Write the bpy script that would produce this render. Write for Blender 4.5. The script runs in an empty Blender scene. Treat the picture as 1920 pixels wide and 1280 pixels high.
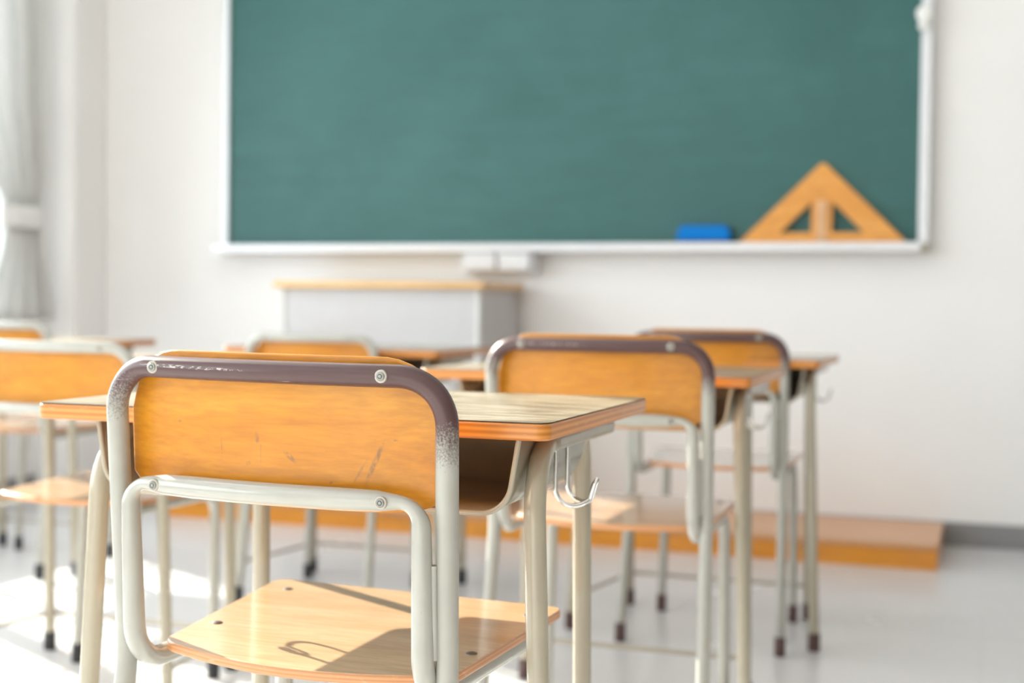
import bpy, bmesh, math, random
from mathutils import Vector, Matrix
random.seed(4)
S = bpy.context.scene
COL = S.collection
PI = math.pi

# ------------------------------------------------------------------ camera
cam_d = bpy.data.cameras.new('camera')
cam_d.sensor_width = 36.0
cam_d.lens = 2564.2 / 1920 * 36.0
cam_d.clip_start = 0.05
cam = bpy.data.objects.new('camera', cam_d)
COL.objects.link(cam)
PITCH, ROLL, YAW, EYE = 0.0272, 0.0116, 0.3351, 0.8247
fw = Vector((-math.sin(YAW) * math.cos(PITCH), math.cos(YAW) * math.cos(PITCH), -math.sin(PITCH)))
rt = Vector((math.cos(YAW), math.sin(YAW), 0))
up = rt.cross(fw)
r2 = rt * math.cos(ROLL) + up * math.sin(ROLL)
u2 = up * math.cos(ROLL) - rt * math.sin(ROLL)
M = Matrix.Identity(4)
for i in range(3):
    M[i][0], M[i][1], M[i][2] = r2[i], u2[i], -fw[i]
M[2][3] = EYE
cam.matrix_world = M
cam_d.dof.use_dof = True
cam_d.dof.focus_distance = 1.40
cam_d.dof.aperture_fstop = 3.3
S.camera = cam

# ------------------------------------------------------------------ world, sun, exposure
world = bpy.data.worlds.new('world')
S.world = world
world.use_nodes = True
bg = world.node_tree.nodes['Background']
bg.inputs[0].default_value = (0.90, 0.955, 1.0, 1)
bg.inputs[1].default_value = 8.0
sun_d = bpy.data.lights.new('sun', 'SUN')
sun_d.energy = 26.0
sun_d.angle = 0.0093
sun_d.color = (1.0, 0.93, 0.82)
sun = bpy.data.objects.new('sun', sun_d)
COL.objects.link(sun)
sun.rotation_euler = Vector((1.0, -0.52, -0.507)).to_track_quat('-Z', 'Y').to_euler()
sun.location = (-6, 4, 5)
vs = S.view_settings
S.display_settings.display_device = 'sRGB'
vs.view_transform = 'Standard'
vs.look = 'None'
vs.gamma = 1.0
vs.use_curve_mapping = False
vs.exposure = -0.35
S.cycles.use_denoising = True
S.cycles.max_bounces = 10
S.cycles.diffuse_bounces = 6
S.cycles.sample_clamp_indirect = 6.0
S.cycles.caustics_reflective = False
S.cycles.caustics_refractive = False

XL, XR, YF, YB, ZC = -3.80, 3.2, 5.0, -4.0, 2.95
WIN = (-3.4, 4.48, 0.58, 2.62)        # window band on the left wall: y0, y1, z0, z1


# ------------------------------------------------------------------ mesh helpers
def obj(name, bm, mat, parent=None, smooth=40, loc=None):
    me = bpy.data.meshes.new(name)
    bmesh.ops.recalc_face_normals(bm, faces=bm.faces[:])
    bm.to_mesh(me)
    bm.free()
    for m in (mat if isinstance(mat, (list, tuple)) else [mat]):
        me.materials.append(m)
    if smooth:
        for p in me.polygons:
            p.use_smooth = True
        me.set_sharp_from_angle(angle=math.radians(smooth))
    o = bpy.data.objects.new(name, me)
    COL.objects.link(o)
    if parent:
        o.parent = parent
    if loc:
        o.location = loc
    return o


def bevel(o, w, seg=2):
    b = o.modifiers.new('bevel', 'BEVEL')
    b.width = w
    b.segments = seg
    b.limit_method = 'ANGLE'
    b.angle_limit = math.radians(40)
    return o


def box(bm, x0, x1, y0, y1, z0, z1, mi=0):
    v = [bm.verts.new(p) for p in ((x0, y0, z0), (x1, y0, z0), (x1, y1, z0), (x0, y1, z0),
                                   (x0, y0, z1), (x1, y0, z1), (x1, y1, z1), (x0, y1, z1))]
    for f in ((3, 2, 1, 0), (4, 5, 6, 7), (0, 1, 5, 4), (1, 2, 6, 5), (2, 3, 7, 6), (3, 0, 4, 7)):
        bm.faces.new([v[i] for i in f]).material_index = mi
    return bm


def boxes(*bs):
    bm = bmesh.new()
    for b in bs:
        box(bm, *b)
    return bm


def fillet(pts, rad, n=8):
    """round the inner corners of a polyline"""
    pts = [Vector(p) for p in pts]
    out = [pts[0]]
    for i in range(1, len(pts) - 1):
        r = rad[i - 1] if isinstance(rad, (list, tuple)) else rad
        p, a, b = pts[i], (pts[i - 1] - pts[i]), (pts[i + 1] - pts[i])
        la, lb = a.length, b.length
        a, b = a / la, b / lb
        ang = a.angle(b)
        if r <= 0 or ang > PI - 0.02:
            out.append(p)
            continue
        t = min(r / math.tan(ang / 2), la * 0.499, lb * 0.499)
        rr = t * math.tan(ang / 2)
        bis = (a + b).normalized()
        c = p + bis * (rr / math.sin(ang / 2))
        s, e = p + a * t - c, p + b * t - c
        tot = s.angle(e)
        axis = s.cross(e).normalized()
        for k in range(n + 1):
            out.append(c + Matrix.Rotation(tot * k / n, 3, axis) @ s)
    out.append(pts[-1])
    return out


def tube(bm, path, r, sides=14, cap=True, mi=0, closed=False):
    path = [Vector(p) for p in path]
    n = len(path)
    tans = []
    for i in range(n):
        if closed:
            t = path[(i + 1) % n] - path[i - 1]
        else:
            t = path[min(i + 1, n - 1)] - path[max(i - 1, 0)]
        tans.append(t.normalized())
    ref = Vector((0, 0, 1)) if abs(tans[0].z) < 0.9 else Vector((1, 0, 0))
    nrm = (ref - tans[0] * ref.dot(tans[0])).normalized()
    rings = []
    for i in range(n):
        t = tans[i]
        nrm = (nrm - t * nrm.dot(t)).normalized()
        bn = t.cross(nrm)
        rr = r[i] if isinstance(r, (list, tuple)) else r
        rings.append([bm.verts.new(path[i] + (nrm * math.cos(2 * PI * k / sides) + bn * math.sin(2 * PI * k / sides)) * rr)
                      for k in range(sides)])
    for i in range(n if closed else n - 1):
        a, b = rings[i], rings[(i + 1) % n]
        for k in range(sides):
            bm.faces.new((a[k], a[(k + 1) % sides], b[(k + 1) % sides], b[k])).material_index = mi
    if cap and not closed:
        bm.faces.new(rings[0][::-1]).material_index = mi
        bm.faces.new(rings[-1]).material_index = mi
    return bm


def lathe(bm, prof, c=(0, 0, 0), axis='Z', sides=20, mi=0):
    """prof: list of (radius, height)"""
    c = Vector(c)
    rings = []
    for r, h in prof:
        ring = []
        for k in range(sides):
            a = 2 * PI * k / sides
            p = (r * math.cos(a), r * math.sin(a), h)
            if axis == '-Y':
                p = (p[0], -h, p[1])
            ring.append(bm.verts.new(c + Vector(p)))
        rings.append(ring)
    for a, b in zip(rings, rings[1:]):
        for k in range(sides):
            bm.faces.new((a[k], a[(k + 1) % sides], b[(k + 1) % sides], b[k])).material_index = mi
    bm.faces.new(rings[0][::-1]).material_index = mi
    bm.faces.new(rings[-1]).material_index = mi
    return bm


def prism(bm, poly, z0, z1, mi_top=0, mi_side=0, mi_bot=0):
    a = [bm.verts.new((p[0], p[1], z0)) for p in poly]
    b = [bm.verts.new((p[0], p[1], z1)) for p in poly]
    bm.faces.new(a[::-1]).material_index = mi_bot
    bm.faces.new(b).material_index = mi_top
    n = len(poly)
    for i in range(n):
        bm.faces.new((a[i], a[(i + 1) % n], b[(i + 1) % n], b[i])).material_index = mi_side
    return bm


def round_rect(x0, x1, y0, y1, r, n=6):
    out = []
    for cx, cy, a0 in ((x1 - r, y1 - r, 0), (x0 + r, y1 - r, 90), (x0 + r, y0 + r, 180), (x1 - r, y0 + r, 270)):
        for k in range(n + 1):
            a = math.radians(a0 + 90 * k / n)
            out.append((cx + r * math.cos(a), cy + r * math.sin(a)))
    return out


def empty(name, loc=(0, 0, 0), rz=0.0):
    o = bpy.data.objects.new(name, None)
    o.empty_display_size = 0.05
    COL.objects.link(o)
    o.location = loc
    o.rotation_euler = (0, 0, rz)
    return o


def tag(o, label=None, cat=None, group=None, kind=None):
    if label: o['label'] = label
    if cat: o['category'] = cat
    if group: o['group'] = group
    if kind: o['kind'] = kind
    return o


def struct(name, bm, mat, smooth=0):
    return tag(obj(name, bm, mat, smooth=smooth), kind='structure')


def copy_tree(o, parent=None):
    c = o.copy()
    COL.objects.link(c)
    c.parent = parent
    for ch in list(o.children):
        copy_tree(ch, c)
    return c


# ------------------------------------------------------------------ material helpers
class NT:
    def __init__(self, name):
        self.m = bpy.data.materials.new(name)
        self.m.use_nodes = True
        self.t = self.m.node_tree
        self.b = self.t.nodes['Principled BSDF']

    def n(self, typ, **kw):
        nd = self.t.nodes.new(typ)
        for k, v in kw.items():
            setattr(nd, k, v)
        return nd

    def link(self, a, b):
        self.t.links.new(a, b)

    def coords(self, scale=(1, 1, 1), space='Object', rnd=0.0):
        tc = self.n('ShaderNodeTexCoord')
        mp = self.n('ShaderNodeMapping')
        mp.inputs['Scale'].default_value = scale
        self.link(tc.outputs[space], mp.inputs[0])
        if rnd:
            oi = self.n('ShaderNodeObjectInfo')
            mu = self.n('ShaderNodeMath', operation='MULTIPLY')
            mu.inputs[1].default_value = rnd
            self.link(oi.outputs['Random'], mu.inputs[0])
            cb = self.n('ShaderNodeCombineXYZ')
            for i in range(3):
                self.link(mu.outputs[0], cb.inputs[i])
            self.link(cb.outputs[0], mp.inputs['Location'])
        return mp.outputs[0]

    def noise(self, vec, scale=5, detail=4, rough=0.55, dist=0.0):
        nd = self.n('ShaderNodeTexNoise')
        nd.inputs['Scale'].default_value = scale
        nd.inputs['Detail'].default_value = detail
        nd.inputs['Roughness'].default_value = rough
        nd.inputs['Distortion'].default_value = dist
        self.link(vec, nd.inputs['Vector'])
        return nd.outputs['Fac']

    def ramp(self, fac, stops):
        nd = self.n('ShaderNodeValToRGB')
        el = nd.color_ramp.elements
        while len(el) < len(stops):
            el.new(0.5)
        for e, (p, c) in zip(el, stops):
            e.position = p
            e.color = (*c, 1) if len(c) == 3 else c
        self.link(fac, nd.inputs[0])
        return nd.outputs[0]

    def math(self, op, a, b=None, clamp=False):
        nd = self.n('ShaderNodeMath', operation=op)
        nd.use_clamp = clamp
        for i, v in enumerate((a, b)):
            if v is None: continue
            if isinstance(v, (int, float)): nd.inputs[i].default_value = v
            else: self.link(v, nd.inputs[i])
        return nd.outputs[0]

    def mix(self, fac, a, b, blend='MIX'):
        nd = self.n('ShaderNodeMix', data_type='RGBA', blend_type=blend)
        for sock, v in ((nd.inputs[0], fac), (nd.inputs[6], a), (nd.inputs[7], b)):
            if isinstance(v, (int, float)): sock.default_value = v
            elif isinstance(v, tuple): sock.default_value = (*v, 1)
            else: self.link(v, sock)
        return nd.outputs[2]

    def bump(self, h, strength=0.1, dist=0.001):
        nd = self.n('ShaderNodeBump')
        nd.inputs['Strength'].default_value = strength
        nd.inputs['Distance'].default_value = dist
        self.link(h, nd.inputs['Height'])
        self.link(nd.outputs[0], self.b.inputs['Normal'])

    def set(self, color=None, rough=0.5, metal=0.0, coat=0.0, spec=0.5):
        if color is not None:
            if isinstance(color, tuple): self.b.inputs['Base Color'].default_value = (*color, 1)
            else: self.link(color, self.b.inputs['Base Color'])
        if isinstance(rough, (int, float)): self.b.inputs['Roughness'].default_value = rough
        else: self.link(rough, self.b.inputs['Roughness'])
        self.b.inputs['Metallic'].default_value = metal
        self.b.inputs['Coat Weight'].default_value = coat
        self.b.inputs['Coat Roughness'].default_value = 0.06 if coat == 0.4 else 0.12
        self.b.inputs['Specular IOR Level'].default_value = spec
        return self.m


def flat(name, c, rough=0.5, metal=0.0, coat=0.0, vary=0.06, scale=14):
    t = NT(name)
    f = t.noise(t.coords(), scale, 3)
    lo = tuple(x * (1 - vary) for x in c)
    hi = tuple(min(1, x * (1 + vary)) for x in c)
    return t.set(t.ramp(f, [(0.3, lo), (0.7, hi)]), rough, metal, coat)


def wood(name, dark, mid, light, rough=0.34, axis='x', coat=0.2, marks=None, gs=1.0):
    t = NT(name)
    sc = {'x': (3.0, 26, 26), 'y': (26, 3.0, 26), 'z': (26, 26, 3.0)}[axis]
    v = t.coords(tuple(s * gs for s in sc), rnd=31.0)
    big = t.noise(v, 0.55, 3, 0.5, 1.2)
    fine = t.noise(t.coords(tuple(s * 6 * gs for s in sc), rnd=13.0), 1.0, 3, 0.6)
    col = t.ramp(big, [(0.25, dark), (0.5, mid), (0.78, light)])
    f2 = t.ramp(fine, [(0.35, (0.80, 0.74, 0.66)), (0.65, (1.05, 1.05, 1.05))])
    col = t.mix(0.75, col, f2, 'MULTIPLY')
    if marks:
        tc = t.n('ShaderNodeTexCoord')
        sp = t.n('ShaderNodeSeparateXYZ')
        t.link(tc.outputs['Object'], sp.inputs[0])
        wob = t.noise(t.coords((90, 90, 90)), 1.5, 3)
        total = None
        for (x, z, ang, ln, wd, st) in marks:
            ca, sa = math.cos(math.radians(ang)), math.sin(math.radians(ang))
            dx = t.math('SUBTRACT', sp.outputs[0], x)
            dz = t.math('SUBTRACT', sp.outputs[2], z)
            u = t.math('ADD', t.math('MULTIPLY', dx, ca), t.math('MULTIPLY', dz, sa))
            w = t.math('SUBTRACT', t.math('MULTIPLY', dz, ca), t.math('MULTIPLY', dx, sa))
            d = t.math('ADD', t.math('POWER', t.math('ABSOLUTE', t.math('DIVIDE', u, ln)), 2.0),
                       t.math('POWER', t.math('ABSOLUTE', t.math('DIVIDE', w, wd)), 2.0))
            k = t.math('MULTIPLY', t.math('SUBTRACT', 1.0, d, True), st)
            total = k if total is None else t.math('ADD', total, k)
        total = t.math('MULTIPLY', total, t.ramp(wob, [(0.38, (0.1, 0.1, 0.1)), (0.6, (1, 1, 1))]), True)
        col = t.mix(total, col, (0.16, 0.085, 0.05))
    t.bump(fine, 0.08, 0.0006)
    return t.set(col, rough, 0, coat)


# ------------------------------------------------------------------ materials
M_wall = flat('painted_wall', (0.82, 0.81, 0.803), 0.85, vary=0.012, scale=3)
M_ceil = flat('ceiling_white', (0.86, 0.86, 0.85), 0.9, vary=0.01)
M_base = flat('grey_vinyl_skirting', (0.24, 0.235, 0.24), 0.6, vary=0.03)


def floor_mat():
    t = NT('vinyl_floor')
    v = t.coords((1, 1, 1))
    br = t.n('ShaderNodeTexBrick')
    br.offset = 0.0
    br.inputs['Scale'].default_value = 1.0
    br.inputs['Brick Width'].default_value = 0.9
    br.inputs['Row Height'].default_value = 0.9
    br.inputs['Mortar Size'].default_value = 0.0025
    br.inputs['Color1'].default_value = (0.66, 0.66, 0.67, 1)
    br.inputs['Color2'].default_value = (0.64, 0.64, 0.65, 1)
    br.inputs['Mortar'].default_value = (0.62, 0.62, 0.63, 1)
    t.link(v, br.inputs['Vector'])
    f = t.noise(t.coords((1, 1, 1)), 60, 3)
    col = t.mix(0.25, br.outputs['Color'], t.ramp(f, [(0.4, (0.9, 0.9, 0.9)), (0.6, (1, 1, 1))]), 'MULTIPLY')
    rg = t.ramp(t.noise(v, 2.5, 3), [(0.3, (0.2,) * 3), (0.7, (0.28,) * 3)])
    return t.set(col, rg, 0, 0.0, 0.5)


M_floor = floor_mat()
W_DARK, W_MID, W_LIGHT = (0.52, 0.185, 0.006), (0.59, 0.235, 0.012), (0.64, 0.285, 0.025)
M_ply = wood('orange_varnished_ply', W_DARK, W_MID, W_LIGHT)
MARKS = [(-0.0165, 0.680, 100, 0.007, 0.0035, 0.75), (-0.062, 0.664, 92, 0.017, 0.0011, 0.5),
         (0.023, 0.662, 140, 0.011, 0.0035, 0.8), (0.118, 0.660, 66, 0.028, 0.0035, 0.85),
         (0.102, 0.650, 60, 0.02, 0.002, 0.45), (0.14, 0.684, 0, 0.004, 0.0012, 0.8),
         (-0.028, 0.652, 30, 0.004, 0.003, 0.5), (-0.012, 0.664, 88, 0.014, 0.001, 0.4),
         (0.07, 0.637, 20, 0.003, 0.0015, 0.8), (-0.12, 0.692, 20, 0.003, 0.0015, 0.7),
         (0.05, 0.628, 170, 0.010, 0.0015, 0.45)]
M_ply_marked = wood('orange_ply_with_scuffs', W_DARK, W_MID, W_LIGHT, marks=MARKS)
M_seat = wood('pale_varnished_seat_ply', (0.54, 0.325, 0.16), (0.60, 0.38, 0.21), (0.66, 0.44, 0.27), 0.3, coat=1.0)


def ply_edge(name, a, b, freq=900.0):
    t = NT(name)
    tc = t.n('ShaderNodeTexCoord')
    sp = t.n('ShaderNodeSeparateXYZ')
    t.link(tc.outputs['Object'], sp.inputs[0])
    wob = t.noise(t.coords((6, 6, 60)), 1.0, 3)
    z = t.math('ADD', t.math('MULTIPLY', sp.outputs[2], freq), t.math('MULTIPLY', wob, 2.2))
    s = t.math('ADD', t.math('MULTIPLY', t.math('SINE', z), 0.5), 0.5)
    col = t.mix(s, a, b)
    scuff = t.ramp(t.noise(t.coords((40, 40, 160)), 1.2, 4), [(0.62, (0, 0, 0)), (0.75, (1, 1, 1))])
    col = t.mix(t.math('MULTIPLY', scuff, 0.45), col, (0.80, 0.55, 0.36))
    return t.set(col, 0.38, 0, 0.25)


M_edge = ply_edge('desk_edge_ply', (0.45, 0.15, 0.022), (0.66, 0.27, 0.055))
M_seat_edge = ply_edge('seat_edge_ply', (0.50, 0.21, 0.08), (0.62, 0.30, 0.13), 1500.0)


def laminate():
    t = NT('grained_laminate')
    v = t.coords((4.8, 30, 1), rnd=17.0)
    f = t.noise(v, 1.7, 3, 0.5, 0.8)
    g = t.noise(t.coords((7, 160, 1), rnd=5.0), 1.0, 3)
    col = t.ramp(f, [(0.40, (0.21, 0.155, 0.088)), (0.49, (0.32, 0.255, 0.162)), (0.57, (0.47, 0.40, 0.29))])
    col = t.mix(0.4, col, t.ramp(g, [(0.35, (0.75, 0.72, 0.68)), (0.65, (1, 1, 1))]), 'MULTIPLY')
    t.bump(f, 0.25, 0.0008)
    return t.set(col, 0.24, 0, 0.3)


M_lam = laminate()
M_lamline = flat('laminate_dark_edge', (0.05, 0.035, 0.03), 0.5)


def paint(name, c, chips=0.0):
    t = NT(name)
    f = t.noise(t.coords((1, 1, 1), rnd=9.0), 28, 4)
    col = t.ramp(f, [(0.3, tuple(x * 0.93 for x in c)), (0.7, c)])
    g = t.ramp(t.noise(t.coords((1, 1, 0.6), rnd=3.0), 150, 3), [(0.70, (0, 0, 0)), (0.78, (1, 1, 1))])
    col = t.mix(t.math('MULTIPLY', g, 0.35), col, (0.33, 0.29, 0.23))
    return t.set(col, 0.22, 0.0, 0.4)


C_TUBE = (0.405, 0.40, 0.36)
M_tube = paint('pale_grey_tube_paint', C_TUBE)
M_desk_tube = paint('cream_grey_tube_paint', (0.385, 0.345, 0.265))
M_tray = paint('beige_grey_tray_paint', (0.30, 0.275, 0.21))


ZT, ZL = 0.7515, 0.623


def brown_tube():
    t = NT('worn_brown_tube_paint')
    tc = t.n('ShaderNodeTexCoord')
    sp = t.n('ShaderNodeSeparateXYZ')
    t.link(tc.outputs['Object'], sp.inputs[0])
    nz = t.noise(t.coords((1, 1, 1), rnd=3.0), 420, 4, 0.7)
    nb = t.noise(t.coords((1, 1, 1), rnd=3.0), 30, 2)
    # brown above a worn line that sits lower on the right upright than on the left
    ax = t.math('MULTIPLY', sp.outputs[0], 0.085)
    h = t.math('ADD', t.math('ADD', sp.outputs[2], ax), -0.696)
    h = t.math('ADD', t.math('DIVIDE', h, 0.085), 0.5)
    h = t.math('ADD', h, t.math('MULTIPLY', t.math('SUBTRACT', nz, 0.5), 1.15))
    h = t.math('ADD', h, t.math('MULTIPLY', t.math('SUBTRACT', nb, 0.5), 0.6))
    mk = t.ramp(h, [(0.30, (0, 0, 0)), (0.78, (1, 1, 1))])
    sc = t.ramp(t.noise(t.coords((14, 60, 300), rnd=7.0), 1.0, 4, 0.6), [(0.69, (0, 0, 0)), (0.73, (1, 1, 1))])
    # a long scratch along the middle of the bar
    sx = t.math('POWER', t.math('ABSOLUTE', t.math('DIVIDE', t.math('ADD', sp.outputs[0], 0.085), 0.075)), 2.0)
    sz = t.math('POWER', t.math('ABSOLUTE', t.math('DIVIDE', t.math('ADD', t.math('ADD', sp.outputs[2], t.math('MULTIPLY', sp.outputs[0], 0.012)), -ZT - 0.0005), 0.0018)), 2.0)
    line = t.math('SUBTRACT', 1.0, t.math('ADD', sx, sz), True)
    brk = t.ramp(t.noise(t.coords((180, 40, 500), rnd=2.0), 1.0, 3, 0.6), [(0.5, (0, 0, 0)), (0.58, (1, 1, 1))])
    sc = t.math('MAXIMUM', t.math('MULTIPLY', sc, 0.6), t.math('MULTIPLY', t.math('MULTIPLY', line, 2.5, True), brk))
    br = t.mix(t.math('MULTIPLY', sc, 0.8), (0.085, 0.044, 0.044), (0.55, 0.50, 0.46))
    f = t.noise(t.coords((1, 1, 1), rnd=9.0), 28, 4)
    col = t.mix(mk, t.ramp(f, [(0.3, tuple(x * 0.9 for x in C_TUBE)), (0.7, C_TUBE)]), br)
    return t.set(col, 0.36, 0.0, 0.12, 0.4)


M_brown = brown_tube()
M_rivet = flat('rivet_steel', (0.26, 0.26, 0.24), 0.35, 0.5)
M_ring = flat('worn_rivet_ring', (0.42, 0.38, 0.33), 0.5)
M_wire = flat('bright_steel_wire', (0.80, 0.80, 0.79), 0.18, 1.0, vary=0.02)
M_rub_brown = flat('brown_rubber', (0.085, 0.045, 0.042), 0.6)
M_rub_black = flat('black_rubber', (0.022, 0.022, 0.026), 0.55)
M_bolt = flat('seat_bolt', (0.16, 0.15, 0.14), 0.4, 0.6)


# ------------------------------------------------------------------ room
struct('floor', boxes((XL - 0.3, XR + 0.2, YB - 0.2, YF + 0.2, -0.1, 0)), M_floor)
struct('ceiling', boxes((XL - 0.3, XR + 0.2, YB - 0.2, YF + 0.2, ZC, ZC + 0.1)), M_ceil)
struct('wall_front', boxes((XL - 0.3, XR + 0.2, YF, YF + 0.2, 0, ZC)), M_wall)
struct('wall_back', boxes((XL - 0.3, XR + 0.2, YB - 0.2, YB, 0, ZC)), M_wall)
struct('wall_right', boxes((XR, XR + 0.2, YB, YF, 0, ZC)), flat('dim_warm_bounce_wall', (0.33, 0.28, 0.225), 0.8, vary=0.02))  # unseen wall, toned dark and warm to dim bounce light on the right
wl0, wl1 = XL - 0.22, XL
struct('wall_left', boxes((wl0, wl1, YB, YF, 0, WIN[2]), (wl0, wl1, YB, YF, WIN[3], ZC),
                          (wl0, wl1, YB, WIN[0], WIN[2], WIN[3]), (wl0, wl1, WIN[1], YF, WIN[2], WIN[3])), M_wall)
bevel(struct('trim_1', boxes((XL, -3.60, 4.785, YF, 0, ZC)), M_wall), 0.012)
struct('baseboard_front', boxes((-3.60, XR, YF - 0.008, YF, 0, 0.083)), M_base)
struct('baseboard_left', boxes((XL, XL + 0.008, YB, 4.785, 0, 0.083)), M_base)
struct('baseboard_right', boxes((XR - 0.008, XR, YB, YF - 0.008, 0, 0.083)), M_base)

M_alu = flat('window_aluminium', (0.62, 0.63, 0.64), 0.35, 0.5)
tg = NT('window_glass')
tr = tg.n('ShaderNodeBsdfTransparent')
tr.inputs[0].default_value = (0.97, 0.985, 0.98, 1)
gl = tg.n('ShaderNodeBsdfGlossy')
gl.inputs['Roughness'].default_value = 0.02
lw = tg.n('ShaderNodeLayerWeight')
lw.inputs[0].default_value = 0.12
mx = tg.n('ShaderNodeMixShader')
tg.link(tg.math('MULTIPLY', lw.outputs['Fresnel'], 0.6), mx.inputs[0])
tg.link(tr.outputs[0], mx.inputs[1])
tg.link(gl.outputs[0], mx.inputs[2])
tg.link(mx.outputs[0], tg.t.nodes['Material Output'].inputs['Surface'])
M_glass = tg.m

nw = 9
span = (WIN[1] - WIN[0]) / nw
for i in range(nw):
    y0, y1 = WIN[0] + i * span, WIN[0] + (i + 1) * span
    x0, x1 = XL - 0.13, XL - 0.09
    f = 0.036
    w = struct('window_%d' % (i + 1), boxes((x0, x1, y0, y1, WIN[2], WIN[2] + 0.04), (x0, x1, y0, y1, WIN[3] - 0.04, WIN[3]),
                                            (x0, x1, y0, y0 + f, WIN[2] + 0.04, WIN[3] - 0.04),
                                            (x0, x1, y1 - f, y1, WIN[2] + 0.04, WIN[3] - 0.04)), M_alu)
    obj('glass_pane', boxes((x0 + 0.017, x0 + 0.022, y0 + f, y1 - f, WIN[2] + 0.04, WIN[3] - 0.04)), M_glass, w, smooth=0)
pd = bpy.data.lights.new('window_portal', 'AREA')
pd.shape = 'RECTANGLE'
pd.size, pd.size_y = WIN[3] - WIN[2], WIN[1] - WIN[0]
pd.cycles.is_portal = True
po = bpy.data.objects.new('window_portal', pd)
COL.objects.link(po)
po.location = (XL - 0.2, (WIN[0] + WIN[1]) / 2, (WIN[2] + WIN[3]) / 2)
po.rotation_euler = (0, -PI / 2, 0)

# added fill lights on the unseen ceiling, built as fluorescent fittings
tl = NT('fill_light_diffuser')
tl.b.inputs['Emission Color'].default_value = (1.0, 0.97, 0.94, 1)
tl.b.inputs['Emission Strength'].default_value = 8.0
tl.set((0.9, 0.9, 0.9), 0.5)
M_fixture_white = flat('fixture_white', (0.8, 0.8, 0.8), 0.5)
fill_light_names = {(-2.0, -1.2): 'nearest the back of the room', (-2.0, 1.2): 'over the middle of the room',
              (-2.0, 3.4): 'nearest the chalkboard'}
for (x, y), where in fill_light_names.items():
    r = empty('added_fill_light', (x, y, ZC))
    tag(r, 'added unseen fill light, long white ceiling fitting ' + where, 'ceiling light', 'added fill lights')
    bevel(obj('fill_light_case', boxes((-0.62, 0.62, -0.14, 0.14, -0.05, 0)), M_fixture_white, r), 0.006)
    obj('fill_light_diffuser', boxes((-0.60, 0.60, -0.12, 0.12, -0.075, -0.05)), tl.m, r)

# ------------------------------------------------------------------ chalkboard
tb = NT('green_chalkboard')
v = tb.coords((1, 1, 1))
haze = tb.noise(v, 1.6, 5, 0.6, 0.6)
str_ = tb.noise(tb.coords((2.5, 1, 14)), 1.5, 4)
colb = tb.ramp(haze, [(0.3, (0.020, 0.098, 0.092)), (0.7, (0.034, 0.128, 0.120))])
colb = tb.mix(0.22, colb, tb.ramp(str_, [(0.35, (0.7, 0.72, 0.72)), (0.7, (1.2, 1.2, 1.2))]), 'MULTIPLY')
M_board = tb.set(colb, 0.5, 0, 0.0, 0.45)
M_frame = flat('aluminium_frame', (0.70, 0.71, 0.74), 0.35, 0.25, vary=0.02)
M_cap = flat('frame_corner_cap', (0.50, 0.46, 0.38), 0.5)
BX0, BX1, BZ0, BZ1 = -2.972, -0.238, 1.058, 2.27
board = empty('chalkboard', ((BX0 + BX1) / 2, YF, 0))
tag(board, 'large green chalkboard with a pale metal frame and chalk rail', 'chalkboard')
cx = (BX0 + BX1) / 2
hw = (BX1 - BX0) / 2
obj('writing_surface', boxes((-hw, hw, -0.035, -0.001, BZ0, BZ1)), M_board, board)
bevel(obj('frame', boxes((-hw - 0.026, -hw, -0.05, -0.001, BZ0 - 0.03, BZ1 + 0.03), (hw, hw + 0.036, -0.05, -0.001, BZ0 - 0.005, BZ1 + 0.03),
                         (-hw, hw, -0.05, -0.001, BZ1, BZ1 + 0.03)), M_frame, board), 0.003)
# chalk rail: a shallow gutter
bm = bmesh.new()
prof = [(-0.001, BZ0), (-0.040, BZ0), (-0.052, BZ0 - 0.012), (-0.088, BZ0 - 0.012), (-0.094, BZ0 - 0.002), (-0.10, BZ0 - 0.004),
        (-0.098, BZ0 - 0.032), (-0.001, BZ0 - 0.032)]
a = [bm.verts.new((-hw - 0.045, y, z)) for y, z in prof]
b = [bm.verts.new((hw + 0.012, y, z)) for y, z in prof]
bm.faces.new(a)
bm.faces.new(b[::-1])
for i in range(len(prof)):
    j = (i + 1) % len(prof)
    bm.faces.new((a[i], b[i], b[j], a[j]))
obj('chalk_rail', bm, M_frame, board, smooth=0)
bevel(obj('corner_cap', boxes((hw + 0.012, hw + 0.04, -0.06, -0.001, BZ0 - 0.034, BZ0 - 0.005)), M_cap, board), 0.004)

# chalk drawers under the rail
M_drawer = flat('pale_grey_plastic', (0.66, 0.67, 0.70), 0.45, vary=0.02)
cd = empty('chalk_drawer_unit', (-1.775, YF, 0))
tag(cd, 'small pale grey twin chalk drawer hanging under the chalk rail', 'drawer unit')
bevel(obj('housing', boxes((-0.15, 0.15, -0.07, -0.001, 0.945, BZ0 - 0.0325)), M_drawer, cd), 0.004)
for s in (-1, 1):
    d = bevel(obj('drawer', boxes((-0.064 + s * 0.069, 0.064 + s * 0.069, -0.094, -0.0705, 0.953, BZ0 - 0.036)), M_drawer, cd), 0.006)

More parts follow.
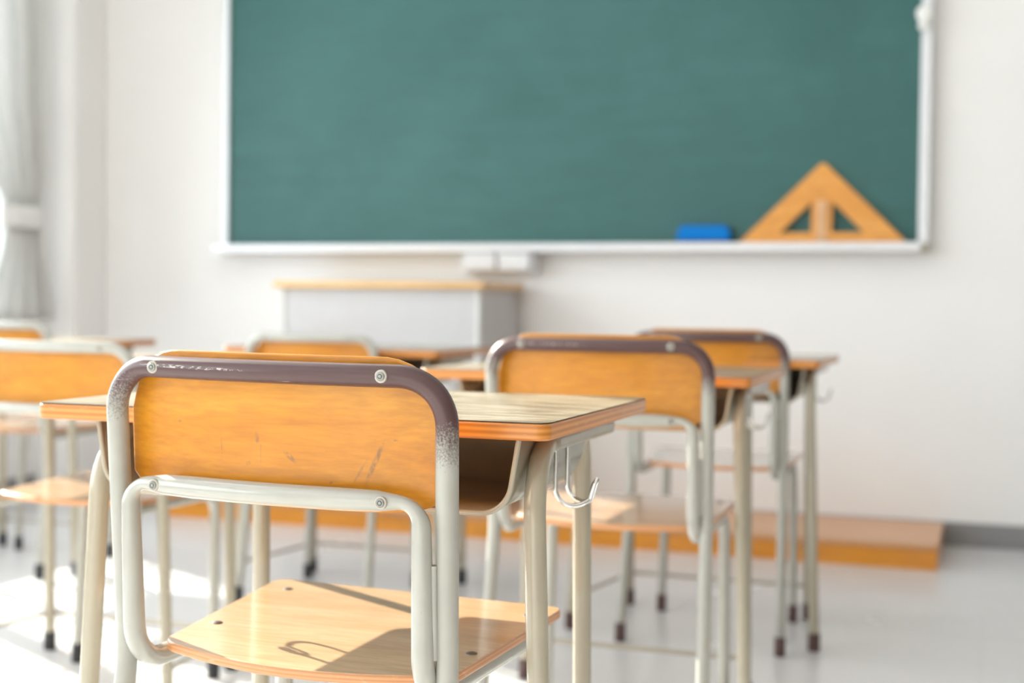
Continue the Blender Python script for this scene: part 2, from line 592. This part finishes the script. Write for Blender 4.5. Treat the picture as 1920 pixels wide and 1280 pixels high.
# eraser
M_blue = flat('blue_plastic', (0.0, 0.17, 0.55), 0.6, vary=0.03)
M_blue.node_tree.nodes['Principled BSDF'].inputs['Specular IOR Level'].default_value = 0.15
M_felt = flat('dark_felt', (0.08, 0.08, 0.09), 0.9)
er = empty('blackboard_eraser', (-0.985, YF - 0.068, BZ0 - 0.012))
tag(er, 'blue blackboard eraser lying on the chalk rail beside the set square', 'eraser')
bevel(obj('felt_pad', boxes((-0.088, 0.088, -0.0135, 0.0135, 0.0, 0.016)), M_felt, er), 0.003)
bm = bmesh.new()
prism(bm, [(-0.098, 0.0), (0.100, 0.0), (0.098, 0.036), (0.082, 0.056), (-0.076, 0.056), (-0.092, 0.044)], -0.0155, 0.0155)
for vv in bm.verts:
    vv.co = Vector((vv.co.x, vv.co.z, vv.co.y + 0.0165))
bevel(obj('grip', bm, M_blue, er), 0.006, 3)

# set square: a right-angled triangle with two windows and a turned handle in the middle
M_sq = wood('set_square_wood', (0.66, 0.27, 0.035), (0.74, 0.325, 0.055), (0.78, 0.37, 0.08), 0.45, 'x', 0.1)
M_sqh = wood('set_square_handle_wood', (0.60, 0.33, 0.16), (0.68, 0.41, 0.22), (0.72, 0.46, 0.27), 0.6, 'z', 0.0)
cu = bpy.data.curves.new('c', 'CURVE')
cu.dimensions = '2D'
cu.fill_mode = 'BOTH'
cu.extrude = 0.005
TW, TH = 0.300, 0.291
for pts in ([(-TW, 0), (TW, 0), (0.008, TH), (-0.008, TH)], [(-0.146, 0.044), (-0.036, 0.044), (-0.036, 0.153)],
            [(0.036, 0.044), (0.146, 0.044), (0.036, 0.153)]):
    sp = cu.splines.new('POLY')
    sp.points.add(len(pts) - 1)
    for p, q in zip(sp.points, pts):
        p.co = (q[0], q[1], 0, 1)
    sp.use_cyclic_u = True
tmp = bpy.data.objects.new('tmp', cu)
COL.objects.link(tmp)
me = bpy.data.meshes.new_from_object(tmp)
me.transform(Matrix.Rotation(PI / 2, 4, 'X'))
bpy.data.objects.remove(tmp)
sq = empty('set_square', (-0.565, YF - 0.066, BZ0 - 0.0115))
sq.rotation_euler = (math.radians(-5.0), 0, 0)
tag(sq, 'big orange wooden set square leaning on the chalkboard at the right', 'set square')
me.materials.clear()
me.materials.append(M_sq)
me.name = 'triangle_plate'
so = bpy.data.objects.new('triangle_plate', me)
COL.objects.link(so)
so.parent = sq
bm = bmesh.new()
box(bm, -0.019, 0.019, -0.0105, -0.0051, 0.006, 0.158)
bevel(obj('handle', bm, M_sqh, sq), 0.0015, 2)

# magnets at the top right edge of the board
M_mag = flat('white_plastic', (0.78, 0.78, 0.77), 0.4, vary=0.02)
for z, r_, lab in ((1.842, 0.030, 'larger white round magnet on the board edge, the upper one'),
                   (1.802, 0.019, 'smaller white round magnet on the board edge, the lower one')):
    m = obj('round_magnet', lathe(bmesh.new(), [(r_, 0.0), (r_, 0.012), (r_ * 0.9, 0.018), (r_ * 0.5, 0.022), (0.002, 0.023)], axis='-Y'),
            M_mag, loc=(BX1 + 0.010 + (0.030 - r_) * -0.3, YF - 0.0502, z))
    tag(m, lab, 'magnet', 'magnets on the board edge')

# ------------------------------------------------------------------ platform and lectern
M_plat_top = wood('platform_top_wood', (0.56, 0.28, 0.13), (0.63, 0.34, 0.17), (0.68, 0.38, 0.20), 0.35, 'x', 0.15, gs=0.35)
M_plat = wood('platform_front_wood', (0.64, 0.235, 0.008), (0.72, 0.28, 0.010), (0.77, 0.32, 0.015), 0.3, 'x', 0.4, gs=0.35,
              marks=[(0.99, 0.046, 35, 0.034, 0.014, 0.7), (-0.8, 0.03, 10, 0.02, 0.012, 0.5), (0.3, 0.05, 160, 0.016, 0.01, 0.5)])
PX0, PX1, PY0, PZ = -2.985, -0.138, 4.497, 0.081
pf = empty('teaching_platform', ((PX0 + PX1) / 2, PY0, 0))
tag(pf, 'low orange wooden teaching platform along the wall under the chalkboard', 'platform')
ph = (PX1 - PX0) / 2
obj('base', boxes((-ph, ph, 0, YF - 0.010 - PY0, 0, PZ - 0.018)), M_plat, pf)
bevel(obj('deck', boxes((-ph - 0.004, ph + 0.004, -0.006, YF - 0.010 - PY0, PZ - 0.018, PZ)), [M_plat_top], pf), 0.003)

M_steel = flat('grey_lectern_steel', (0.50, 0.49, 0.50), 0.3, 0.0, 0.2, vary=0.02)
M_steel_edge = flat('pale_lectern_post', (0.72, 0.72, 0.71), 0.35, vary=0.02)
M_ltop = wood('lectern_top_wood', (0.66, 0.38, 0.14), (0.74, 0.46, 0.18), (0.80, 0.53, 0.24), 0.4, 'x', 0.2)
LX0, LX1, LY0, LY1 = -2.497, -1.705, 4.540, 4.945
lc = empty('lectern', ((LX0 + LX1) / 2, LY0, PZ))
tag(lc, 'grey steel lectern with an orange wooden top on the platform', 'lectern')
lw_ = (LX1 - LX0) / 2
ld = LY1 - LY0
bevel(obj('front_panel', boxes((-lw_ + 0.016, lw_ - 0.016, 0.006, 0.022, 0.0, 0.796)), M_steel, lc), 0.002)
for s in (-1, 1):
    bevel(obj('side_panel', boxes((min(s * lw_, s * (lw_ - 0.018)), max(s * lw_, s * (lw_ - 0.018)), 0.0225, ld, 0.0, 0.796)), M_steel, lc), 0.002)
    bevel(obj('corner_post', boxes((min(s * lw_, s * (lw_ - 0.0155)), max(s * lw_, s * (lw_ - 0.0155)), 0.0, 0.022, 0.0, 0.796)), M_steel_edge, lc), 0.004)
obj('shelf', boxes((-lw_ + 0.0185, lw_ - 0.0185, 0.0225, ld - 0.02, 0.40, 0.415)), M_steel, lc)
bevel(obj('top', boxes((-lw_ - 0.022, lw_ + 0.022, -0.024, ld + 0.02, 0.7965, 0.821)), M_ltop, lc), 0.004)

# ------------------------------------------------------------------ curtain
tcu = NT('sheer_grey_curtain')
cn = tcu.noise(tcu.coords((60, 60, 4)), 3, 3)
ccol = tcu.ramp(cn, [(0.3, (0.80, 0.80, 0.79)), (0.7, (0.87, 0.87, 0.86))])
tcu.set(ccol, 0.9, 0, 0, 0.1)
trn = tcu.n('ShaderNodeBsdfTranslucent')
tcu.link(ccol, trn.inputs[0])
mxs = tcu.n('ShaderNodeMixShader')
mxs.inputs[0].default_value = 0.5
tcu.link(tcu.b.outputs[0], mxs.inputs[1])
tcu.link(trn.outputs[0], mxs.inputs[2])
tcu.link(mxs.outputs[0], tcu.t.nodes['Material Output'].inputs['Surface'])
M_curt = tcu.m
cr = empty('curtain', (-3.66, 4.47, 0))
tag(cr, 'pale grey curtain tied back at the window beside the pillar', 'curtain')
bm = bmesh.new()
zs = [2.72, 2.4, 2.1, 1.8, 1.6, 1.45, 1.35, 1.27, 1.21, 1.17, 1.13, 1.09, 1.03, 0.96, 0.88, 0.80, 0.735]
# (front-room edge y toward camera, edge toward the pillar)
key = {2.72: (-0.42, 0.18), 1.6: (-0.30, 0.195), 1.35: (-0.16, 0.20), 1.17: (-0.06, 0.165), 1.09: (-0.065, 0.17), 0.735: (-0.20, 0.245)}
ks = sorted(key)


def edge(z):
    for a_, b_ in zip(ks, ks[1:]):
        if a_ <= z <= b_:
            f_ = (z - a_) / (b_ - a_)
            f_ = f_ * f_ * (3 - 2 * f_)
            return tuple(key[a_][i] * (1 - f_) + key[b_][i] * f_ for i in (0, 1))
    return key[ks[-1]]


NU = 120
rows = []
for z in zs:
    e0, e1 = edge(z)
    amp = 0.010 + 0.017 * min(1, (e1 - e0) / 0.45)
    row = []
    for k in range(NU + 1):
        u = k / NU
        x = amp * math.sin(u * 2 * PI * 9 + 0.4 * math.sin(z * 2)) + amp * 0.3 * math.sin(u * 2 * PI * 4.3 + 1)
        row.append(bm.verts.new((x, e0 + (e1 - e0) * u, z)))
    rows.append(row)
for a_, b_ in zip(rows, rows[1:]):
    for k in range(NU):
        bm.faces.new((a_[k], a_[k + 1], b_[k + 1], b_[k]))
cf = obj('curtain_fabric', bm, M_curt, cr, smooth=80)
sm = cf.modifiers.new('solid', 'SOLIDIFY')
sm.thickness = 0.0015
bm = bmesh.new()
rings = []
for z in (1.195, 1.185, 1.115, 1.105):
    q = 0.0 if z in (1.185, 1.115) else -0.004
    rings.append([bm.verts.new(((0.042 + q) * math.cos(t_), 0.052 + (0.124 + q) * math.sin(t_), z)) for t_ in [2 * PI * k / 40 for k in range(40)]])
for a_, b_ in zip(rings, rings[1:]):
    for k in range(40):
        bm.faces.new((a_[k], a_[(k + 1) % 40], b_[(k + 1) % 40], b_[k]))
M_tie = flat('white_tie_band', (0.80, 0.80, 0.80), 0.8, vary=0.02)
o = obj('tie_band', bm, M_tie, cr)
o.modifiers.new('solid', 'SOLIDIFY').thickness = 0.003
rail = empty('curtain_rail', (XL, 0, 2.76))
tag(rail, 'long white curtain rail on the wall above the windows', 'curtain rail')
obj('rail_bar', boxes((0.11, 0.155, WIN[0] - 0.2, 4.76, -0.02, 0.02)), M_fixture_white, rail)
for y in (-3.2, -0.9, 1.4, 3.7):
    obj('bracket', boxes((0, 0.11, y - 0.015, y + 0.015, -0.012, 0.012)), M_fixture_white, rail)


# ------------------------------------------------------------------ chairs
R_T = 0.0120


def y_up(z):
    if z >= 0.42:
        return -0.022 * (z - 0.42) / 0.3315
    return -0.065 * (0.42 - z) / 0.42


HW = 0.2015        # half width of the outer hoop, centre line
ZT, ZL = 0.7515, 0.623


def bulge(x):
    return -0.020 * max(0.0, 1 - (x / 0.188) ** 2)


def bow(path, z_lo, inner=False):
    """bend the horizontal bar of a hoop backwards"""
    out = []
    for p in path:
        w = 1.0 if p.z >= z_lo else 0.0
        out.append(Vector((p.x, p.y + bulge(p.x) * w, p.z)))
    return out


def make_chair(mat_hoop, rub, ptop=0.770):
    root = empty('school_chair')
    # outer hoop: rear legs, uprights and top bar in one bent tube
    pts = [(0.206, y_up(0.012), 0.012), (0.1975, 0, 0.42), (HW, y_up(ZT), ZT)] + \
          [(x, y_up(ZT), ZT) for x in (0.10, 0.05, 0, -0.05, -0.10)] + [(-HW, y_up(ZT), ZT), (-0.1975, 0, 0.42), (-0.206, y_up(0.012), 0.012)]
    path = bow(fillet(pts, [0.35, 0.088, 0, 0, 0, 0, 0, 0.088, 0.35], 12), ZT - 0.087)
    hoop = obj('back_hoop', tube(bmesh.new(), path, R_T, 18), mat_hoop, root)
    # inner tube: front legs, seat rails and lower back bar in one bent tube
    hi = HW - 0.0245
    oy = -0.0107
    zr = 0.4165
    pts = [(0.186, 0.305, 0.012), (0.179, 0.322, zr), (hi, oy - 0.004, zr), (hi, y_up(ZL) + oy, ZL)] + \
          [(x, y_up(ZL) + oy + 0.006, ZL) for x in (0.128, 0.09, 0.045, 0, -0.045, -0.09, -0.128)] + \
          [(-hi, y_up(ZL) + oy, ZL), (-hi, oy - 0.004, zr), (-0.179, 0.322, zr), (-0.186, 0.305, 0.012)]
    path = bow(fillet(pts, [0.045, 0.05, 0.036, 0, 0, 0, 0, 0, 0, 0, 0.036, 0.05, 0.045], 8), ZL - 0.034)
    rad = []
    for q in path:            # the tube is pinched where it turns into the back bar
        dd = math.hypot(abs(q.x) - (hi - 0.016), q.z - (ZL - 0.005))
        rad.append(R_T - 0.0050 * math.exp(-(dd / 0.024) ** 2))
    obj('seat_frame', tube(bmesh.new(), path, rad, 18), M_tube, root)
    # weld strips between the two tubes
    for s in (-1, 1):
        bm = bmesh.new()
        tube(bm, [(s * 0.1878, -0.0115, 0.462), (s * 0.1878, -0.0155, 0.505), (s * 0.1878, -0.0185, 0.560)], [0.0046, 0.0046, 0.0046], 10)
        obj('weld_strip', bm, M_tube, root)
    # curved backrest ply
    bm = bmesh.new()
    nx, nz = 30, 12
    W2, z0, z1, rc = 0.194, 0.6075, ptop, 0.070
    grid = {}
    for side in (0, 1):
        for i in range(nx + 1):
            x = -W2 + 2 * W2 * i / nx
            d = max(0.0, abs(x) - (W2 - rc))
            dz = rc - math.sqrt(max(0, rc * rc - d * d))
            za, zb = z0 + dz * 0.35, z1 - dz
            for j in range(nz + 1):
                z = za + (zb - za) * j / nz
                y = y_up(z) - 0.026 * max(0, 1 - (x / 0.188) ** 2) + 0.0170 + (0.009 if side else 0)
                grid[side, i, j] = bm.verts.new((x, y, z))
    for i in range(nx):
        for j in range(nz):
            bm.faces.new([grid[0, a_, b_] for a_, b_ in ((i, j), (i + 1, j), (i + 1, j + 1), (i, j + 1))])
            bm.faces.new([grid[1, a_, b_] for a_, b_ in ((i, j), (i, j + 1), (i + 1, j + 1), (i + 1, j))])
    rim = [(i, 0) for i in range(nx)] + [(nx, j) for j in range(nz)] + [(i, nz) for i in range(nx, 0, -1)] + [(0, j) for j in range(nz, 0, -1)]
    for a_, b_ in zip(rim, rim[1:] + rim[:1]):
        bm.faces.new((grid[0, a_[0], a_[1]], grid[1, a_[0], a_[1]], grid[1, b_[0], b_[1]], grid[0, b_[0], b_[1]]))
    bevel(obj('backrest', bm, M_ply, root), 0.0018)
    # rivets
    for s in (-1, 1):
        for z, oo in ((ZT, 0.0), (ZL, -0.0047)):
            x = s * 0.1375
            y = y_up(z) + bulge(x) + oo - R_T
            bm = lathe(bmesh.new(), [(0.0068, -0.002), (0.0068, 0.0004), (0.0058, 0.0009)], (x, y, z), '-Y', 20)
            rv = obj('rivet', bm, M_ring, root)
            bm = lathe(bmesh.new(), [(0.0048, -0.002), (0.0048, 0.0014), (0.0040, 0.0021), (0.0027, 0.0021), (0.0022, 0.0014), (0.0016, 0.0024), (0.0004, 0.0027)], (x, y, z), '-Y', 18)
            obj('rivet_head', bm, M_rivet, rv)
    # seat ply
    poly = []
    fr = [(-0.206, 0.347), (0.206, 0.347)]
    outline = fillet([(0, 0.366, 0), (0.210, 0.366, 0), (0.194, 0.18, 0), (0.181, 0.028, 0)], [0.018, 0], 8)
    right = [(q.x, q.y) for q in outline]
    # rounded rear corner into the bowed rear edge
    rear = fillet([(0.1835, 0.06, 0), (0.1795, 0.012, 0), (0.10, -0.018, 0), (0.04, -0.031, 0), (0, -0.033, 0)], [0.042, 0.3, 0.3], 10)
    right = right[:-1] + [(q.x, q.y) for q in rear]
    left = [(-x, y) for x, y in right[::-1]]
    poly = [(x + 0.019 - 0.030 * y / 0.366, y) for x, y in right[1:-1] + [right[-1]] + left[1:-1]]
    zt = 0.440
    bm = prism(bmesh.new(), poly[::-1], zt - 0.0110, zt, 0, 1, 0)
    st = obj('seat', bm, [M_seat, M_seat_edge], root)
    bevel(st, 0.002)
    for x, y in ((-0.150, 0.107), (0.180, 0.105), (-0.172, 0.308), (0.172, 0.305)):
        obj('seat_bolt', lathe(bmesh.new(), [(0.0065, -0.001), (0.0065, 0.0008), (0.003, 0.0022)], (x, y, zt), 'Z', 16), M_bolt, root)
    # rubber feet
    for x, y in ((0.206, y_up(0.012)), (-0.206, y_up(0.012)), (0.186, 0.305), (-0.186, 0.305)):
        obj('rubber_foot', lathe(bmesh.new(), [(0.0136, 0), (0.0142, 0.006), (0.0141, 0.044), (0.0124, 0.046)], (x, y + 0.002, 0), 'Z', 18), rub, root)
    return root


def place(o, x, y, rz=0.0, sc=(1, 1, 1), label=None, cat=None, group=None):
    o.location = (x, y, 0)
    o.rotation_euler = (0, 0, math.radians(rz))
    o.scale = sc
    return tag(o, label, cat, group)


CG = 'tubular school chairs'
chair0 = make_chair(M_brown, M_rub_brown)
chair1 = copy_tree(chair0)
chair2 = copy_tree(chair0)
place(chair0, -0.7185, 1.305, -2, (1, 1, 1), 'large foreground school chair, brown top bar, scuffed orange plywood back', 'chair', CG)
chair0.rotation_euler[1] = math.radians(0.4)
for ch in chair0.children:
    if ch.name.startswith('backrest'):
        ch.data = ch.data.copy()
        ch.data.materials[0] = M_ply_marked
place(chair1, -0.650, 2.345, 1.5, (0.978, 1, 1.004), 'brown-topped school chair directly right of and beyond the foreground desk', 'chair', CG)
place(chair2, -0.646, 3.310, 0, (0.945, 1, 1), 'farthest brown-topped school chair on the right, its seat in shade', 'chair', CG)
chairw = make_chair(M_tube, M_rub_black, 0.757)
place(chairw, -1.765, 2.290, 0, (0.95, 1, 0.972), 'nearer white-framed school chair at the left edge, with a large orange back', 'chair', CG)
c4 = copy_tree(chairw)
place(c4, -1.734, 3.340, 0, (0.94, 1, 0.968), 'white-framed school chair in front of the grey lectern', 'chair', CG)
c5 = copy_tree(chairw)
place(c5, -2.820, 3.390, 0, (0.95, 1, 0.99), 'farther white-framed school chair at the left edge, its top just below the curtain', 'chair', CG)


# ------------------------------------------------------------------ desks
FS = 0.020        # the steel frame sits a little off-centre under the top


def make_desk(rub):
    root = empty('school_desk')
    # top: ply slab, laminate sheet with a dark edge line
    bm = prism(bmesh.new(), round_rect(-0.325, 0.325, 0, 0.45, 0.016), 0.6805, 0.6990, 0, 0, 0)
    top = bevel(obj('tabletop', bm, M_edge, root), 0.0025)
    bm = prism(bmesh.new(), round_rect(-0.3243, 0.3243, 0.0007, 0.4493, 0.0155), 0.6990, 0.7001, 0, 1, 1)
    obj('laminate', bm, [M_lam, M_lamline], top)
    # book tray: open at the front, rounded lower edges, closed at the back
    bm = bmesh.new()
    ns = 26

    def u_prof(zb, wt=0.2665, wb=0.2535, r=0.036):
        z1 = 0.679
        pr = fillet([(-wt, 0, z1), (-wb, 0, zb), (wb, 0, zb), (wt, 0, z1)], min(r, (z1 - zb) * 0.6), 8)
        return [(q.x, q.z) for q in pr]
    rows = []
    for y in (0.020, 0.10, 0.18, 0.26):
        rows.append([bm.verts.new((FS + x, y, z)) for x, z in u_prof(0.598)])
    for k in range(1, 7):
        a_ = PI / 2 * k / 6
        rows.append([bm.verts.new((FS + x, 0.26 + 0.055 * math.sin(a_), z)) for x, z in u_prof(0.598 + 0.052 * (1 - math.cos(a_)))])
    for a_, b_ in zip(rows, rows[1:]):
        for k in range(len(a_) - 1):
            bm.faces.new((a_[k], a_[k + 1], b_[k + 1], b_[k]))
    bm.faces.new(rows[-1])
    tray = obj('book_tray', bm, M_tray, root, smooth=50)
    sd = tray.modifiers.new('solid', 'SOLIDIFY')
    sd.thickness = 0.002
    rim = [(FS + x, 0.0195, z) for x, z in u_prof(0.598)]
    obj('tray_rim', tube(bmesh.new(), rim, 0.0032, 10), M_desk_tube, tray)
    # side plates under the top
    for s in (-1, 1):
        bm = boxes((min(FS + s * 0.266, FS + s * 0.288), max(FS + s * 0.266, FS + s * 0.288), 0.098, 0.345, 0.6600, 0.6803))
        bevel(obj('side_rail', bm, M_tray, root), 0.007, 3)
    # bent tube legs
    for s in (-1, 1):
        p = fillet([(FS + (0.299 if s > 0 else -0.312), 0.038, 0.012), (FS + (0.2785 if s > 0 else -0.272), 0.034, 0.6685), (FS + s * 0.2640, 0.20, 0.6685)], [0.078], 12)
        obj('leg', tube(bmesh.new(), p, 0.0122, 16), M_desk_tube, root)
        p = fillet([(FS + s * 0.243, 0.372, 0.012), (FS + s * 0.238, 0.360, 0.6685), (FS + s * 0.2640, 0.20, 0.6685)], [0.058], 12)
        obj('leg', tube(bmesh.new(), p, 0.0122, 16), M_desk_tube, root)
    # low U-shaped brace rod
    zr = 0.086
    p = fillet([(FS - 0.295, 0.038 + 0.013, zr), (FS - 0.243, 0.385, zr), (FS + 0.243, 0.385, zr), (FS + 0.295, 0.038 + 0.013, zr)], 0.02, 6)
    obj('brace_rod', tube(bmesh.new(), p, 0.0050, 10), M_desk_tube, root)
    # wire bag hook on each side
    for s in (-1, 1):
        x0 = FS + s * 0.2755

        def side(y):
            pts = [(0.0, y, 0.664), (0.0, y, 0.621)]
            for k in range(0, 11):
                a_ = PI + (PI * 0.78) * k / 10
                yy = y + (0.149 - y) * max(0, (k - 4) / 6) ** 1.5 * 0.85
                pts.append((0.020 + 0.020 * math.cos(a_), yy, 0.615 + 0.020 * math.sin(a_)))
            pts.append((0.0405, y + (0.149 - y) * 0.80, 0.620))
            return pts
        A, B = side(0.126), side(0.172)
        path = A + [(0.0425, 0.149, 0.624)] + B[::-1]
        obj('bag_hook', tube(bmesh.new(), [(x0 + s * q[0], q[1], q[2]) for q in path], 0.0028, 10), M_wire, root)
    for x, y in ((0.299, 0.038), (-0.312, 0.038), (0.243, 0.372), (-0.243, 0.372)):
        obj('rubber_foot', lathe(bmesh.new(), [(0.0138, 0), (0.0148, 0.006), (0.0144, 0.042), (0.0126, 0.044)], (FS + x, y, 0), 'Z', 18), rub, root)
    return root


DG = 'school desks with book trays'
desk0 = make_desk(M_rub_brown)
places = [(-0.760, 1.366, 0, 1.0, 'foreground school desk with grained laminate top, right of the large chair', M_rub_brown),
          (-0.729, 2.476, 0, 0.996, 'school desk behind the foreground desk, at the second brown-topped chair', M_rub_brown),
          (-0.700, 3.290, 0, 1.0, 'farthest school desk on the right, against the bare wall', M_rub_brown),
          (-1.849, 2.295, 0, 1.0, 'school desk mostly hidden behind the large foreground chair, at the nearer white chair', M_rub_black),
          (-1.710, 3.370, 1, 0.997, 'school desk in front of the grey lectern', M_rub_black),
          (-2.875, 3.370, 0, 0.997, 'far left school desk below the pillar and curtain', M_rub_black)]
desk_b = None
for i, (x, y, rz, sc, lab, rub) in enumerate(places):
    if i == 0:
        d = desk0
    elif rub is M_rub_brown:
        d = copy_tree(desk0)
    elif desk_b is None:
        d = desk_b = make_desk(M_rub_black)
    else:
        d = copy_tree(desk_b)
    place(d, x, y, rz, (1, 1, sc), lab, 'desk', DG)
